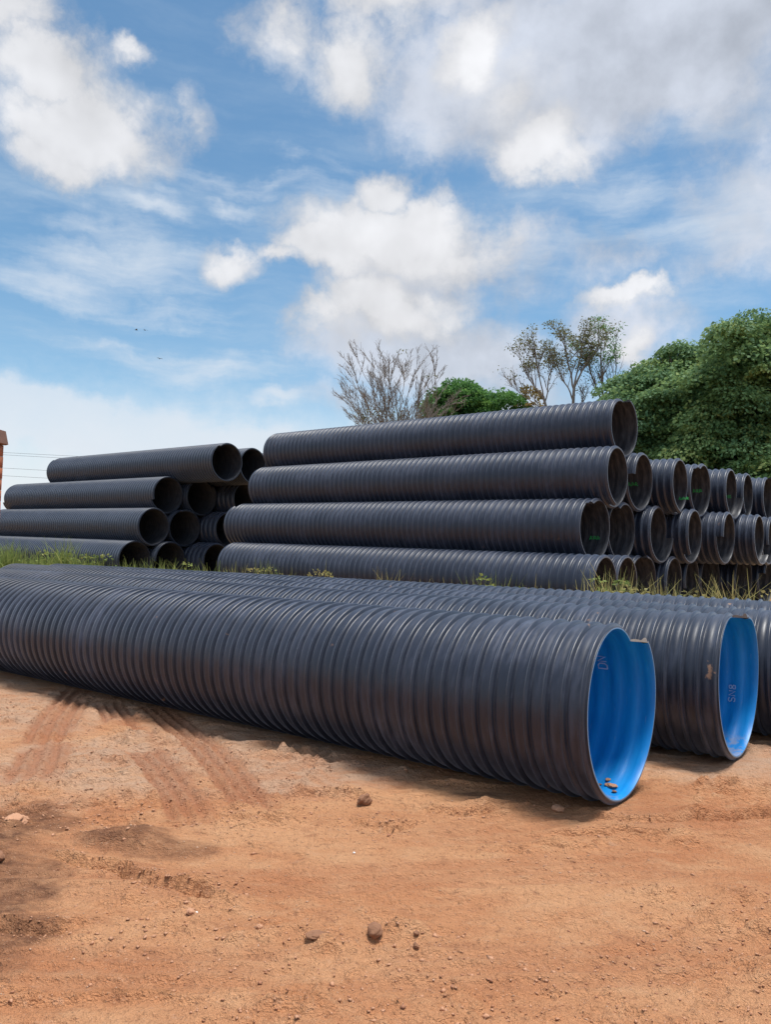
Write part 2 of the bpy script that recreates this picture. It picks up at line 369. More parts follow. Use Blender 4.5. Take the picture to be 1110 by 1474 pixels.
def axis(segs):
    out = [np.array([segs[0][0]])]
    for a, b, n in segs: out.append(np.linspace(a, b, n+1)[1:])
    return np.concatenate(out)
gx = axis([(-900, -120, 10), (-120, -20, 22), (-20, -6.5, 30), (-6.5, -3.2, 90), (-3.2, 2.8, 390), (2.8, 6, 80), (6, 20, 30), (20, 120, 22), (120, 900, 10)])
gy = axis([(-300, -20, 10), (-20, 1.2, 24), (1.2, 2.2, 20), (2.2, 5.2, 240), (5.2, 7.6, 180), (7.6, 9.5, 60), (9.5, 16, 60), (16, 60, 44), (60, 1500, 22)])
GX, GY = np.meshgrid(gx, gy)
GH, GT = ground_h(GX, GY)
nx, ny = len(gx), len(gy)
ii = (np.arange(ny-1)[:, None]*nx+np.arange(nx-1)[None, :]).ravel()
GF = np.stack([ii, ii+1, ii+nx+1, ii+nx], 1)
damp = np.zeros_like(GX)
for x, y, a, b, w in [(-1.22, 3.84, .24, .15, .85), (-1.02, 3.74, .25, .11, .7), (-1.95, 3.95, .36, .36, 1.0), (-1.76, 3.5, .30, .30, 1.0), (-1.55, 3.15, .24, .35, 1.0), (-1.38, 2.80, .20, .28, .85), (.95, 4.5, .5, .12, .3), (.62, 4.62, .16, .05, .7)]:
    e = ((GX-x)/a)**2+((GY-y)/b)**2
    damp = np.maximum(damp, w*sstep(1.7-e+2.4*(fbm2(GX*5, GY*9, 14, 5, .65)-.5), 0, 1.5)*(.55+.7*fbm2(GX*12, GY*18, 15, 3)))
pale = np.zeros_like(GX)
for x, y, a, b in [(-3.2, 6.7, 1.6, 1.2), (-1.75, 5.2, 1.1, .8), (-1.0, 5.9, 1.3, .8), (-.5, 5.0, .8, .5), (-4.4, 8.2, 1.5, 1.2), (2.6, 5.6, 1.2, .7)]:
    pale = np.maximum(pale, sstep(1.6-(((GX-x)/a)**2+((GY-y)/b)**2)+2.0*(fbm2(GX*3, GY*4, 55, 4)-.5), 0, 1.6))
m, k, p = material('red_laterite_soil')
tc = k.node('ShaderNodeTexCoord').outputs['Object']
st = k.v('MULTIPLY', tc, (1.0, 1.9, 1.0))
n0 = k.noise(st, .9, 7, .6); n1 = k.noise(st, 4.5, 7, .64); n2 = k.noise(tc, 34, 5, .65); n3 = k.noise(tc, 130, 3, .6)
col = k.mix(k.step(n0, .32, .68), (.61, .262, .122), (.74, .385, .198))
col = k.mix(k.m('MULTIPLY', k.step(n1, .46, .70), .6), col, (.74, .41, .22))
col = k.mix(k.m('MULTIPLY', k.step(n1, .44, .30), .55), col, (.45, .195, .10))
A_ = lambda nm: k.node('ShaderNodeAttribute', attribute_name=nm).outputs['Fac']
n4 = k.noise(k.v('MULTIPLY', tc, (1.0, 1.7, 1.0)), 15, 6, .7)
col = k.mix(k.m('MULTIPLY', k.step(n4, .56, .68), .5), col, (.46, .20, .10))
col = k.mix(k.m('MULTIPLY', k.step(n4, .42, .30), .45), col, (.70, .42, .27))
col = k.mix(k.m('MULTIPLY', A_('pale'), k.step(n1, .3, .62, .25, .75)), col, (.64, .43, .30))
col = k.mix(k.m('MULTIPLY', A_('track'), .6), col, (.46, .185, .095))
col = k.mix(k.m('MULTIPLY', A_('damp'), k.step(n4, .30, .62, .55, 1.0)), col, (.20, .09, .05))
col = k.mix(k.m('MULTIPLY', k.step(n3, .60, .72), .5), col, (.68, .46, .32))
col = k.mix(k.m('MULTIPLY', k.step(n2, .43, .32), .55), col, (.30, .14, .08))
far_ = k.step(k.v('LENGTH', tc), 11.0, 26.0)
col = k.mix(k.m('MULTIPLY', far_, .6), col, (.20, .17, .075))
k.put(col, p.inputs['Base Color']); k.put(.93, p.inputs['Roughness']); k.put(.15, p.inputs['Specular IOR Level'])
bump(k, p, k.m('ADD', k.m('ADD', k.m('MULTIPLY', n2, .9), k.m('MULTIPLY', n3, .35)), k.m('MULTIPLY', n1, 1.2)), 1.0, .055)
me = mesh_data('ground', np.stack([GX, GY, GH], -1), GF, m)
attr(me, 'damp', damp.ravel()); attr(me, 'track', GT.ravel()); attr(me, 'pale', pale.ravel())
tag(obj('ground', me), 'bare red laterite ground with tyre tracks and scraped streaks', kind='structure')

def gz(x, y):
    return float(ground_h(np.array([[float(x)]]), np.array([[float(y)]]))[0][0, 0])


# ------------------------------------------------------------------ pipes: wound strips, so rim and ribs follow a helix
def helix(nth, L, pitch, prof, flip=False):
    """prof: list of (fraction of pitch, radius), first fraction 0; the strip closes on the next turn. Local axis is +Y, angle runs clockwise from the top."""
    per = len(prof); turns = int(round(L/pitch)); U = turns*nth
    fr = np.array([q[0] for q in prof]); rr = np.array([q[1] for q in prof])
    u = np.arange(U+1)
    ph = 2*math.pi*u/nth
    def ring(uu, f, r):
        a = 2*math.pi*uu/nth
        return np.stack([r*np.sin(a), pitch*uu/nth+f*pitch, r*np.cos(a)], -1)
    V = ring(u[:, None], fr[None, :], rr[None, :]*np.ones((U+1, 1))).reshape(-1, 3)
    nb = len(V); ue = np.arange(U-nth+1, U+1)
    V = np.concatenate([V, ring(ue, 1.0, rr[0])])
    def idx(uu, kk):
        i = uu*per+kk
        nxt = np.where(uu+nth <= U, (uu+nth)*per, nb+(uu-(U-nth+1)))
        return np.where(kk < per, i, nxt)
    uu, kk = np.meshgrid(np.arange(U), np.arange(per), indexing='ij'); uu = uu.ravel(); kk = kk.ravel()
    F = np.stack([idx(uu, kk), idx(uu, kk+1), idx(uu+1, kk+1), idx(uu+1, kk)], 1)
    return V, (F[:, ::-1] if flip else F), turns

def rim(nth, pitch, turns, r0, r1, end):
    """flat helical ring closing one end between two radii"""
    u = np.arange(nth+1); a = 2*math.pi*u/nth; y = pitch*u/nth+end*turns*pitch
    V = np.concatenate([np.stack([r*np.sin(a), y, r*np.cos(a)], -1) for r in (r0, r1)]); n = nth+1; i = np.arange(nth)
    q = np.stack([i, i+1, n+i+1, n+i], 1)
    return V, (q[:, ::-1] if end else q)

def join(*parts):
    V, F, b = [], [], 0
    for v, f in parts: V.append(v); F.append(f+b); b += len(v)
    return np.concatenate(V), np.concatenate(F)

def make_pipe_meshes(tag_, R, L, pitch, prof, r_in, nth, edge, M_out, M_in, M_edge, M_cut, ripple=0.0):
    V, F, turns = helix(nth, L, pitch, prof)
    r_flat = prof[0][1]
    P = [('ribbed_wall', mesh_data(tag_+'_wall', V, F, M_out))]
    iv, if_, _ = helix(nth, L, pitch, [(0, r_in), (.25, r_in-ripple), (.5, r_in), (.75, r_in+ripple*.3)], flip=True)
    P.append(('inner_liner' if M_in is M_BLUE else 'bore', mesh_data(tag_+'_liner', iv, if_, M_in)))
    for end in (0, 1): P.append(('end_face', mesh_data(tag_+'_face', *rim(nth, pitch, turns, r_in+edge, r_flat, end), M_out, False)))
    if edge: P.append(('liner_lip', mesh_data(tag_+'_lip', *rim(nth, pitch, turns, r_in, r_in+edge, 0), M_edge, False)))
    # the stepped end of the strip: its cut cross-section at angle zero
    fr = [q[0] for q in prof]+[1.0]; rr = [q[1] for q in prof]+[prof[0][1]]; cv, cf = [], []
    for f_, r_ in zip(fr, rr): cv += [(0.0, f_*pitch, r_), (0.0, f_*pitch, r_in)]
    for i in range(len(fr)-1): cf.append([2*i, 2*i+1, 2*i+3, 2*i+2])
    P.append(('cut_rib_end', mesh_data(tag_+'_cut', np.array(cv), np.array(cf), M_cut, smooth=False)))
    return P

def prof_flat(R, rib):
    f = R-rib     # narrow rounded rib beside a broad, faintly domed band, with a crease at the rib's near foot
    return [(0, f), (.04, f-.006), (.075, f-.009), (.11, f+.003), (.145, R-rib*.28), (.19, R-.001), (.235, R), (.28, R-.001), (.335, R-rib*.30), (.39, f+.004), (.45, f+.001), (.60, f+.004), (.75, f+.006), (.90, f+.004)]

def prof_round(R, rib):
    f = R-rib
    return [(0, f), (.05, f-.005), (.10, f+.004), (.16, R-rib*.40), (.24, R-rib*.06), (.32, R), (.42, R-rib*.06), (.52, R-rib*.42), (.60, f+.004), (.68, f), (.84, f+.002)]

L_ROW, PITCH_ROW = 12.5, .111
PM_ROW = make_pipe_meshes('row_pipe', R1, L_ROW, PITCH_ROW, prof_flat(R1, .021), R1-.034, 112, .007, M_PIPE, M_BLUE, M_EDGE, M_CUT, .008)
R2 = .7048
PM_T = make_pipe_meshes('stack_pipe', R2, 11.9, .175, prof_round(R2, .034), R2-.062, 72, 0, M_PIPE_T, M_BORE, M_CUTD, M_CUTD, .011)
R3 = .6907
PM_L = make_pipe_meshes('left_stack_pipe', R3, 11.6, .150, prof_round(R3, .017), R3-.055, 64, 0, M_PIPE_L, M_BORE, M_CUTD, M_CUTD, .004)
PM_W = make_pipe_meshes('wide_ribbed_pipe', R3, 11.6, .27, prof_round(R3, .045), R3-.07, 64, 0, M_PIPE_T, M_BORE, M_CUTD, M_CUTD, .004)

def place_pipe(meshes, R, yaw, q, s, z0, tilt, phi, label, group, blue):
    a = np.array([-math.sin(yaw), math.cos(yaw)]); pv = np.array([math.cos(yaw), math.sin(yaw)])
    P = q*pv+s*a
    e = empty('corrugated_pipe', (P[0], P[1], z0), (tilt, 0, yaw)); tag(e, label, 'pipe', group)
    for nm, me in meshes:
        obj(nm, me, e, (0, 0, R), (0, rad(phi), 0))
    return e

ROWL = ['nearest black ribbed pipe with blue liner lying across the foreground dirt',
        'second black ribbed pipe from the camera, blue open end beside the right edge',
        'third black ribbed pipe of the front row, its end beyond the right edge',
        'farthest ribbed pipe of the front row, lying along the weeds']
rows = []
for (yaw, q, tilt, s0, phi), lab in zip(ROW, ROWL):
    z_mid = slope(np.array(q*math.cos(yaw)-5*math.sin(yaw)), np.array(q*math.sin(yaw)+5*math.cos(yaw)))
    z0 = float(-math.sin(tilt)*(5-s0))
    rows.append(place_pipe(PM_ROW, R1, yaw, q, s0, z0, tilt, phi, lab, 'blue-lined pipes in the front row', True))

ORD = ['front', 'second', 'third', 'fourth', 'fifth', 'sixth', 'seventh', 'eighth']
TIER = {1: 'bottom tier', 2: 'second tier up', 3: 'third tier up', 4: 'top tier'}
TQ = {1: 15.037, 2: 15.745, 3: 16.423, 4: 17.229}
TS = {1: [6.45, 6.63, 6.78, 6.53, 6.61, 6.54, 6.05, 5.76], 2: [7.05, 7.03, 6.67, 6.32, 5.91, 5.45, 5.5], 3: [6.87, 6.86, 6.44, 6.37, 5.97, 5.97, 5.68], 4: [7.06]}
TPH = {(3, 1): 282, (3, 0): 200, (2, 4): 272, (4, 0): 10, (2, 0): 330, (1, 6): 20, (1, 5): 15}
stack = {}
for t in (1, 2, 3, 4):
    for j, s in enumerate(TS[t]):
        z0 = .03+2*R2*.866*(t-1)
        which = 'long black ribbed pipe alone on the top tier of the right stack' if t == 4 else \
            (f'black ribbed pipe at the front face of the right stack, {TIER[t]}' if j == 0 else f'open-ended black pipe in the right stack, {TIER[t]}, {ORD[j]} from its front face')
        stack[t, j] = place_pipe(PM_T, R2, YT, TQ[t]+2*R2*1.001*j, s, z0, 0, TPH.get((t, j), (t*97+j*131) % 360), which, 'black ribbed pipes in the right stack', False)
LQ = {1: 15.515, 2: 16.208, 3: 16.913, 4: 17.698}
LS = {1: [23.62, 23.54, 22.45, 22.7], 2: [23.60, 23.65, 22.75, 22.9], 3: [23.85, 23.65, 22.7, 22.9], 4: [21.5, 21.66, 21.9]}
for t in (1, 2, 3, 4):
    for j, s in enumerate(LS[t]):
        wide = j >= 2 and t < 4
        lab = f'dark pipe at the front face of the left stack, {TIER[t]}' if j == 0 else (f'coarse-ribbed pipe deep in the left stack, {TIER[t]}, {ORD[j]} from its front face' if wide else f'dark open pipe in the left stack, {TIER[t]}, {ORD[j]} from its front face')
        place_pipe(PM_W if wide else PM_L, R3, YL, LQ[t]+2*R3*1.001*j, s, .0+2*R3*.866*(t-1), 0, (t*71+j*157+40) % 360, lab, 'dark pipes in the left stack', False)

# markings on the bores
GLYPH = {'D': [[(0, 0), (0, 1), (.5, 1), (.75, .75), (.75, .25), (.5, 0), (0, 0)]], 'N': [[(0, 0), (0, 1), (.75, 0), (.75, 1)]],
         'S': [[(.72, .85), (.5, 1), (.2, 1), (.02, .8), (.15, .55), (.6, .45), (.74, .22), (.55, 0), (.2, 0), (0, .15)]],
         '8': [[(.37, .52), (.08, .7), (.15, .95), (.37, 1), (.6, .95), (.66, .7), (.37, .52), (.05, .3), (.1, .06), (.37, 0), (.64, .06), (.7, .3), (.37, .52)]],
         '9': [[(.68, .62), (.4, .45), (.08, .6), (.08, .85), (.37, 1), (.68, .85), (.68, .5), (.5, 0), (.2, 0)]]}
def strip_mesh(P, width, to3):
    """one connected ribbon along a polyline"""
    P = np.array(P, float); T = np.gradient(P, axis=0); T /= np.linalg.norm(T, axis=1)[:, None]+1e-9
    Nn = np.stack([-T[:, 1], T[:, 0]], 1)*width/2
    V = [to3(q) for pr in zip(P-Nn, P+Nn) for q in pr]
    return np.array(V), np.array([[2*i, 2*i+1, 2*i+3, 2*i+2] for i in range(len(P)-1)])
def bore_text(pipe, text, r, y0, phi0, h_, adv, width, mat, R):
    """letters on the inside of a bore; text runs up the wall with letter tops deeper into the pipe"""
    for i, ch in enumerate(text):
        P = [(x*adv*.95+i*adv, y*h_) for x, y in GLYPH[ch][0]]
        V, F = strip_mesh(P, width, lambda Q: (r*math.sin(rad(phi0)-Q[0]/r), y0+Q[1], r*math.cos(rad(phi0)-Q[0]/r)))
        obj('letter', mesh_data('letter', V, F, mat, False), pipe, (0, 0, R))
bore_text(rows[0], 'DN', R1-.034-.0105, .31, 68, .060, .055, .009, M_WHITE, R1)
bore_text(rows[1], 'SN8', R1-.034-.0105, .185, 114, .045, .048, .008, M_WHITE, R1)
def green_mark(key, y0, phi, seed):
    rr = random.Random(seed); r = R2-.062-.012
    for c_ in range(3):
        P = [(c_*.085, .0), (c_*.085+.01, .085), (c_*.085+.055, .06+rr.uniform(-.03, .02)), (c_*.085+.02, .03), (c_*.085+.065, rr.uniform(-.01, .03))]
        V, F = strip_mesh(P, .02, lambda Q: (r*math.sin(rad(phi)-Q[1]/r), y0+.25-Q[0], r*math.cos(rad(phi)-Q[1]/r)))
        obj('paint_mark', mesh_data('paint_mark', V, F, M_GREEN, False), stack[key], (0, 0, R2))
for key, y0, phi in [((3, 1), .42, 92), ((3, 2), .05, 118), ((3, 3), .25, 90), ((3, 4), .30, 96), ((2, 0), .25, 108)]:
    green_mark(key, y0, phi, key[0]*10+key[1])


# ------------------------------------------------------------------ brick pillar at the left edge
pil = empty('brick_pillar', (-8.46, 16.0, 0)); tag(pil, 'tall orange brick pillar with brown cap at the left edge', 'pillar')
def box(x0, x1, y0, y1, z0, z1, bev=0.0):
    V = [(x, y, z) for z in (z0, z1) for y in (y0, y1) for x in (x0, x1)]
    F = [[0, 2, 3, 1], [4, 5, 7, 6], [0, 1, 5, 4], [2, 6, 7, 3], [0, 4, 6, 2], [1, 3, 7, 5]]
    return np.array(V, float), np.array(F)
core = mesh_data('mortar_core', *box(-.265, .265, -.265, .265, 0, 3.36), M_MORTAR, False); obj('mortar_core', core, pil)
brick_a = mesh_data('brick_a', *box(-.27, .27, -.128, .128, 0, .225), M_BRICK, False)
for c_ in range(14):
    z = .01+c_*.24
    for i in (-1, 1):
        o = obj('brick', brick_a, pil, ((0, i*.142, z) if c_ % 2 == 0 else (i*.142, 0, z)), (0, 0, (0 if c_ % 2 == 0 else math.pi/2)+RNG.normal(0, .006)))
        o.scale = (1+RNG.normal(0, .008), 1.0, 1)
cap_v = np.array([(-.30, -.30, 0), (.30, -.30, 0), (.30, .30, 0), (-.30, .30, 0), (-.335, -.335, .02), (.335, -.335, .02), (.335, .335, .02), (-.335, .335, .02), (-.29, -.29, .30), (.29, -.29, .30), (.29, .29, .30), (-.29, .29, .30), (0, 0, .36)], float)
cap_f = [[3, 2, 1, 0]]+[[i, (i+1) % 4, 4+(i+1) % 4, 4+i] for i in range(4)]+[[4+i, 4+(i+1) % 4, 8+(i+1) % 4, 8+i] for i in range(4)]+[[8+i, 8+(i+1) % 4, 12] for i in range(4)]
obj('cap', mesh_data('pillar_cap', cap_v, cap_f, M_CAP, False), pil, (0, 0, 3.37))


# ------------------------------------------------------------------ trees
def grow(lines, p, d, length, r, level, rnd, spread, upb, nseg=5, kids=(3, 5), shrink=.68, tips=None):
    pts, rs = [p.copy()], [r]
    for i in range(nseg):
        d = d+np.array([rnd.gauss(0, .10), rnd.gauss(0, .10), rnd.gauss(0, .06)+upb]); d = d/np.linalg.norm(d)
        p = p+d*length/nseg; pts.append(p.copy()); rs.append(max(r*(1-.66*(i+1)/nseg), .0075))
    lines.setdefault(level, []).append((pts, rs))
    if level == 0:
        if tips is not None: tips.append(p)
        return
    for c_ in range(rnd.randint(*kids)):
        i = rnd.randint(max(1, nseg//3), nseg); base = pts[i]
        nd = d*0.9+np.array([rnd.gauss(0, spread), rnd.gauss(0, spread), rnd.gauss(.05, spread*.55)]); nd = nd/np.linalg.norm(nd)
        grow(lines, base.copy(), nd, length*shrink*rnd.uniform(.75, 1.2), max(rs[i]*.66, .011), level-1, rnd, spread, upb, nseg, kids, shrink, tips)
    if tips is not None and level == 1: tips.append(p)

def leaves(centers, per, radius, size, rnd, droop=.5, tint_c=None, flat=.6, aspect=.3):
    n = len(centers)*per; C = np.repeat(np.asarray(centers, float), per, 0)
    rr = np.repeat(np.broadcast_to(np.asarray(radius, float), (len(centers),)), per)
    d = rnd.normal(size=(n, 3)); d[:, 2] = np.abs(d[:, 2])*1.0-.25; d /= np.linalg.norm(d, axis=1)[:, None]
    base = C+d*(rr*rnd.uniform(.45, 1.05, n)**.6)[:, None]*np.array([1, 1, flat])
    ax = d*np.array([1, 1, .35])+rnd.normal(0, .35, (n, 3)); ax[:, 2] -= droop; ax /= np.linalg.norm(ax, axis=1)[:, None]
    side = np.cross(ax, rnd.normal(size=(n, 3))*.6+d); side /= np.linalg.norm(side, axis=1)[:, None]+1e-9
    ln = size*rnd.uniform(.65, 1.3, n); w = ln*aspect
    nrm = np.cross(side, ax)
    A = base; T = base+ax*ln[:, None]; Mid = base+ax*(ln*.45)[:, None]
    Lf = Mid+side*w[:, None]+nrm*(w*.25)[:, None]; Rt = Mid-side*w[:, None]+nrm*(w*.25)[:, None]
    V = np.stack([A, Lf, T, Rt], 1).reshape(-1, 3); F = np.arange(4*n).reshape(-1, 4)
    tc = np.repeat(rnd.uniform(.1, .7, len(centers)) if tint_c is None else tint_c, per)
    tint = np.clip(tc+rnd.normal(0, .13, n), 0, 1)
    return V, F, np.repeat(tint, 4)

def add_crown(parent, name, centers, per, radius, size, mat, rnd, **kw):
    V, F, T = leaves(centers, per, radius, size, rnd, **kw)
    me = mesh_data(name, V, F, mat, False); attr(me, 'tint', T); return tag(obj(name, me, parent), kind='stuff')

def woody(parent, lines, mat, top):
    for lev in sorted(lines, reverse=True):
        if lev >= top-1:
            for ln_ in lines[lev]:
                obj('trunk' if lev == top else 'limb', mesh_data('wood', *tubes([ln_], 7), mat), parent)
        else:
            o = obj('branches' if lev > 0 else 'twigs', mesh_data('wood', *tubes(lines[lev], 5 if lev > 0 else 3), mat), parent); o['kind'] = 'stuff'

def broad_tree(name, loc, label, cx, rx, ry, zlo, zhi, nclump, per, crad, leaf, mat, seed, trunk_r=.3, group='trees behind the stacks', inner=True, droop=.55, lumps=7):
    rnd = np.random.default_rng(seed); e = empty(name, loc); tag(e, label, 'tree', group)
    zc, rz = (zlo+zhi)/2, (zhi-zlo)/2
    # a few big boughs give the outline its lobes; clumps sit on their surfaces
    B = []
    for i in range(lumps):
        a = rnd.uniform(0, 2*math.pi); el = rnd.uniform(-.5, 1.0)
        f = rnd.uniform(.50, .80) if lumps > 12 else rnd.uniform(.45, .72)
        B.append((np.array([math.cos(a)*math.cos(el)*rx*f, math.sin(a)*math.cos(el)*ry*f, zc+math.sin(el)*rz*f*1.05]), rnd.uniform(.20, .42) if lumps > 12 else rnd.uniform(.34, .52)))
    B.append((np.array([0, 0, zc]), .70))
    C, R_, T_ = [], [], []
    while len(C) < nclump:
        b, s = B[rnd.integers(len(B))]
        d = rnd.normal(size=3); d /= np.linalg.norm(d)
        P = b+d*np.array([rx*s, ry*s, rz*s])*rnd.uniform(.82, 1.06)
        inside = any((((P-b2)/np.array([rx*s2, ry*s2, rz*s2]))**2).sum() < .50 for b2, s2 in B)
        if inside or P[2] < .5: continue
        C.append(P); R_.append(crad*rnd.uniform(.65, 1.3)); T_.append(np.clip(rnd.normal(.45, .24), .02, .98))
    o = add_crown(e, 'crown', np.array(C), per, np.array(R_), leaf, mat, rnd, droop=droop, tint_c=np.array(T_))
    if inner:
        Ci = [b+rnd.normal(size=3)*np.array([rx, ry, rz])*s*.33 for b, s in B for _ in range(int(nclump*.035)+2)]
        add_crown(e, 'inner_foliage', np.array(Ci), max(30, per//2), crad*1.4, leaf*1.1, mat, rnd, droop=.4, aspect=.4)
    tr = [([(0, 0, -.5), (.1, .05, zlo*.5), (-.05, .1, zlo+rz*.4), (.1, 0, zc+rz*.2)], [trunk_r*1.25, trunk_r, trunk_r*.8, trunk_r*.4])]
    V, F = tubes(tr, 10); obj('trunk', mesh_data('wood', V, F, M_BARKD), e)
    lm = []
    for b, s in B[:-1]:
        st = np.array([0, .05, zlo+rz*rnd.uniform(-.1, .5)]); mid = (st+b)/2+np.array([0, 0, -.3])
        lm.append(([st, mid, b, b+(b-mid)*.4], [trunk_r*.5, trunk_r*.36, trunk_r*.2, .03]))
    for l_ in lm: obj('limb', mesh_data('wood', *tubes([l_], 6), M_BARKD), e)
    return e

broad_tree('broadleaf_tree', (17.7, 39.0, .2), 'large dense green tree behind the right end of the right stack', 0, 6.4, 5.5, 1.6, 13.2, 380, 560, 1.05, .19, M_LEAF_BIG, 6, .42, lumps=30, droop=.75)
broad_tree('broadleaf_tree', (23.0, 45.0, 0), 'dark green tree top at the right edge, behind the large tree', 0, 5.5, 5.0, 2.5, 14.4, 280, 420, 1.1, .20, M_LEAF_BIG, 8, .4, lumps=9)
broad_tree('leafy_tree', (6.0, 50.0, 0), 'bright green tree top showing above the right stack beside the bare tree', 0, 3.7, 3.2, 6.5, 12.6, 230, 190, .62, .19, M_LEAF_MID, 14, .25, lumps=8, droop=.2)
broad_tree('yellowing_tree', (9.4, 48.0, 0), 'small yellow-green tree top behind the top pipe, left of the sparse trees', 0, 1.7, 1.6, 6.0, 11.3, 80, 110, .5, .22, M_LEAF_DRY, 22, .16, lumps=5, droop=.2)
broad_tree('yellowing_tree', (12.9, 41.0, 0), 'yellow-brown tree top between the top pipe end and the large tree', 0, 1.9, 1.6, 3.0, 10.1, 130, 110, .6, .24, M_LEAF_DRY, 27, .18, lumps=6, droop=.3)
broad_tree('leafy_shrub', (12.3, 35.0, 0), 'low green shrub growing behind the top pipe end', 0, 1.9, 1.6, .4, 6.4, 150, 110, .55, .26, M_LEAF_BIG, 31, .12, lumps=6, droop=.4)
broad_tree('leafy_shrub', (18.2, 34.0, 0), 'bright low shrub peeping over the right stack beneath the large tree', 0, 3.6, 1.8, .3, 5.5, 210, 150, .7, .22, M_LEAF_BIG, 34, .12, lumps=7, droop=.4)

# bare fan-shaped tree
rnd = random.Random(3); ln = {}
e = empty('bare_tree', (.62, 45.0, 0)); tag(e, 'leafless fan-shaped tree of thin branches above the right stack', 'tree', 'trees behind the stacks')
ln[3] = [([(0, 0, -.1), (.05, 0, 3), (0, .05, 6.2), (.05, 0, 7.6)], [.34, .28, .24, .18])]
for i in range(26):
    a = max(-.95, min(.95, ((i % 13)/12-.5)*2+rnd.gauss(0, .08))); st = np.array([a*.3, rnd.uniform(-.2, .2), rnd.uniform(4.6, 6.6)])
    d = np.array([a*.56-.04, rnd.gauss(0, .28), 1.0]); d /= np.linalg.norm(d)
    grow(ln, st, d, rnd.uniform(5.4, 6.8)*(1-.16*a*a), .036, 2, rnd, .30, .012, 9, (13, 17), .24)
woody(e, ln, M_BARK, 3)
C = np.array([[rnd.gauss(-.9, .8), rnd.gauss(0, .6), rnd.uniform(8.4, 9.6)] for _ in range(10)]+[[-2.3, 0, 9.0], [1.9, 0, 11.5], [.1, .2, 13.0]])
add_crown(e, 'last_leaves', C, 22, .32, .13, M_LEAF_SPARSE, np.random.default_rng(2), droop=.2)

# sparse trees: two trunks, and a leaning one between
def sparse_tree(loc, label, trunk, limbs, seed, tufts, mat, zt, spread=.26):
    rnd = random.Random(seed); ln = {3: [trunk]}; tips = []
    e = empty('sparse_tree', loc); tag(e, label, 'tree', 'trees behind the stacks')
    for st, d, L, r in limbs:
        grow(ln, np.array(st, float), np.array(d, float)/np.linalg.norm(d), L, r, 2, rnd, spread, .03, 8, (8, 11), .44, tips)
    woody(e, ln, M_BARK, 3)
    C = [t for t in tips if t[2] > zt and rnd.random() < tufts]
    if C: add_crown(e, 'foliage', np.array(C), 9, .28, .13, mat, np.random.default_rng(seed), droop=.3)
    # a few wispy leaves everywhere
    C2 = [t for t in tips if rnd.random() < .35]
    add_crown(e, 'scattered_leaves', np.array(C2), 4, .3, .11, mat, np.random.default_rng(seed+1), droop=.3)
    return e
sparse_tree((10.85, 45, -.9), 'tall sparse tree with olive leaf tufts, forking above the top pipe', ([(0, 0, .8), (.05, 0, 5), (.02, 0, 9.5), (.1, 0, 12.0)], [.20, .15, .11, .08]),
            [((.1, 0, 11.9), (-.28, .1, 1), 2.7, 0.062), ((.1, 0, 12.0), (.28, -.1, 1), 2.9, 0.068), ((.08, 0, 11.2), (-.55, .2, 1), 2.6, 0.050), ((.05, 0, 10.4), (.8, .1, .9), 2.0, 0.037), ((.1, 0, 12.0), (.0, .3, 1), 3.0, 0.056)], 41, .8, M_LEAF_SPARSE, 13.2)
sparse_tree((12.75, 45.4, -1.1), 'tall sparse tree with a green top tuft, nearest the large green tree', ([(0, 0, 1.0), (0, 0, 5), (0, 0, 9.3), (.02, 0, 11.5)], [.19, .14, .10, .07]),
            [((.02, 0, 11.4), (-.35, .1, 1), 3.0, 0.056), ((.02, 0, 11.5), (.05, -.1, 1), 3.6, 0.062), ((.02, 0, 11.3), (.5, .2, 1), 3.0, 0.050), ((.0, 0, 10.2), (1.0, .1, .75), 2.5, 0.043), ((.0, 0, 10.8), (.9, -.2, .9), 2.6, 0.037)], 52, .8, M_LEAF_MID, 14.0)
sparse_tree((9.55, 44.6, -.5), 'leaning sparse tree with bent trunk, leftmost of the sparse trio', ([(.2, 0, .4), (.15, 0, 5), (0, 0, 9.3), (-.5, 0, 11.0)], [.16, .12, .09, .07]),
            [((-.5, 0, 10.9), (-.75, .1, 1), 2.9, 0.050), ((-.4, 0, 10.6), (.3, .2, 1), 2.6, 0.043), ((-.2, 0, 10.0), (-1.0, .0, .7), 2.3, 0.037), ((-.5, 0, 11.0), (-.2, -.2, 1), 2.6, 0.043)], 63, .5, M_LEAF_SPARSE, 12.6)


# ------------------------------------------------------------------ power line far behind the left stack
def pole(x, y, label):
    e = empty('utility_pole', (x, y, 0)); tag(e, label, 'utility pole', 'poles of the power line')
    V, F = tubes([([(0, 0, -.2), (0, 0, 4), (0, 0, 8.3)], [.15, .13, .10])], 10); obj('post', mesh_data('post', V, F, M_WOOD), e)
    obj('crossarm', mesh_data('crossarm', *box(-.06, .06, -.9, .9, 7.75, 7.9), M_WOOD, False), e)
pole(-42, 58, 'wooden utility pole beyond the left edge carrying the cables')
for i, (z, dy) in enumerate([(7.95, -.8), (7.95, .8), (6.9, 0), (6.35, 0)]):
    t = np.linspace(0, 1, 41); P = np.stack([-42+t*52, 58+dy+t*4, z-.45*4*t*(1-t)*(1+.1*i)+(z-7.0)*.05*t], 1)
    V, F = tubes([(P, np.full(41, .010))], 5)
    tag(obj('power_cable', mesh_data('power_cable', V, F, M_CABLE)), ['upper front', 'upper rear', 'middle', 'lowest'][i]+' thin power cable crossing the sky beside the pillar', 'cable', 'overhead cables')
pole(10.0, 62, 'wooden utility pole hidden behind the right stack')

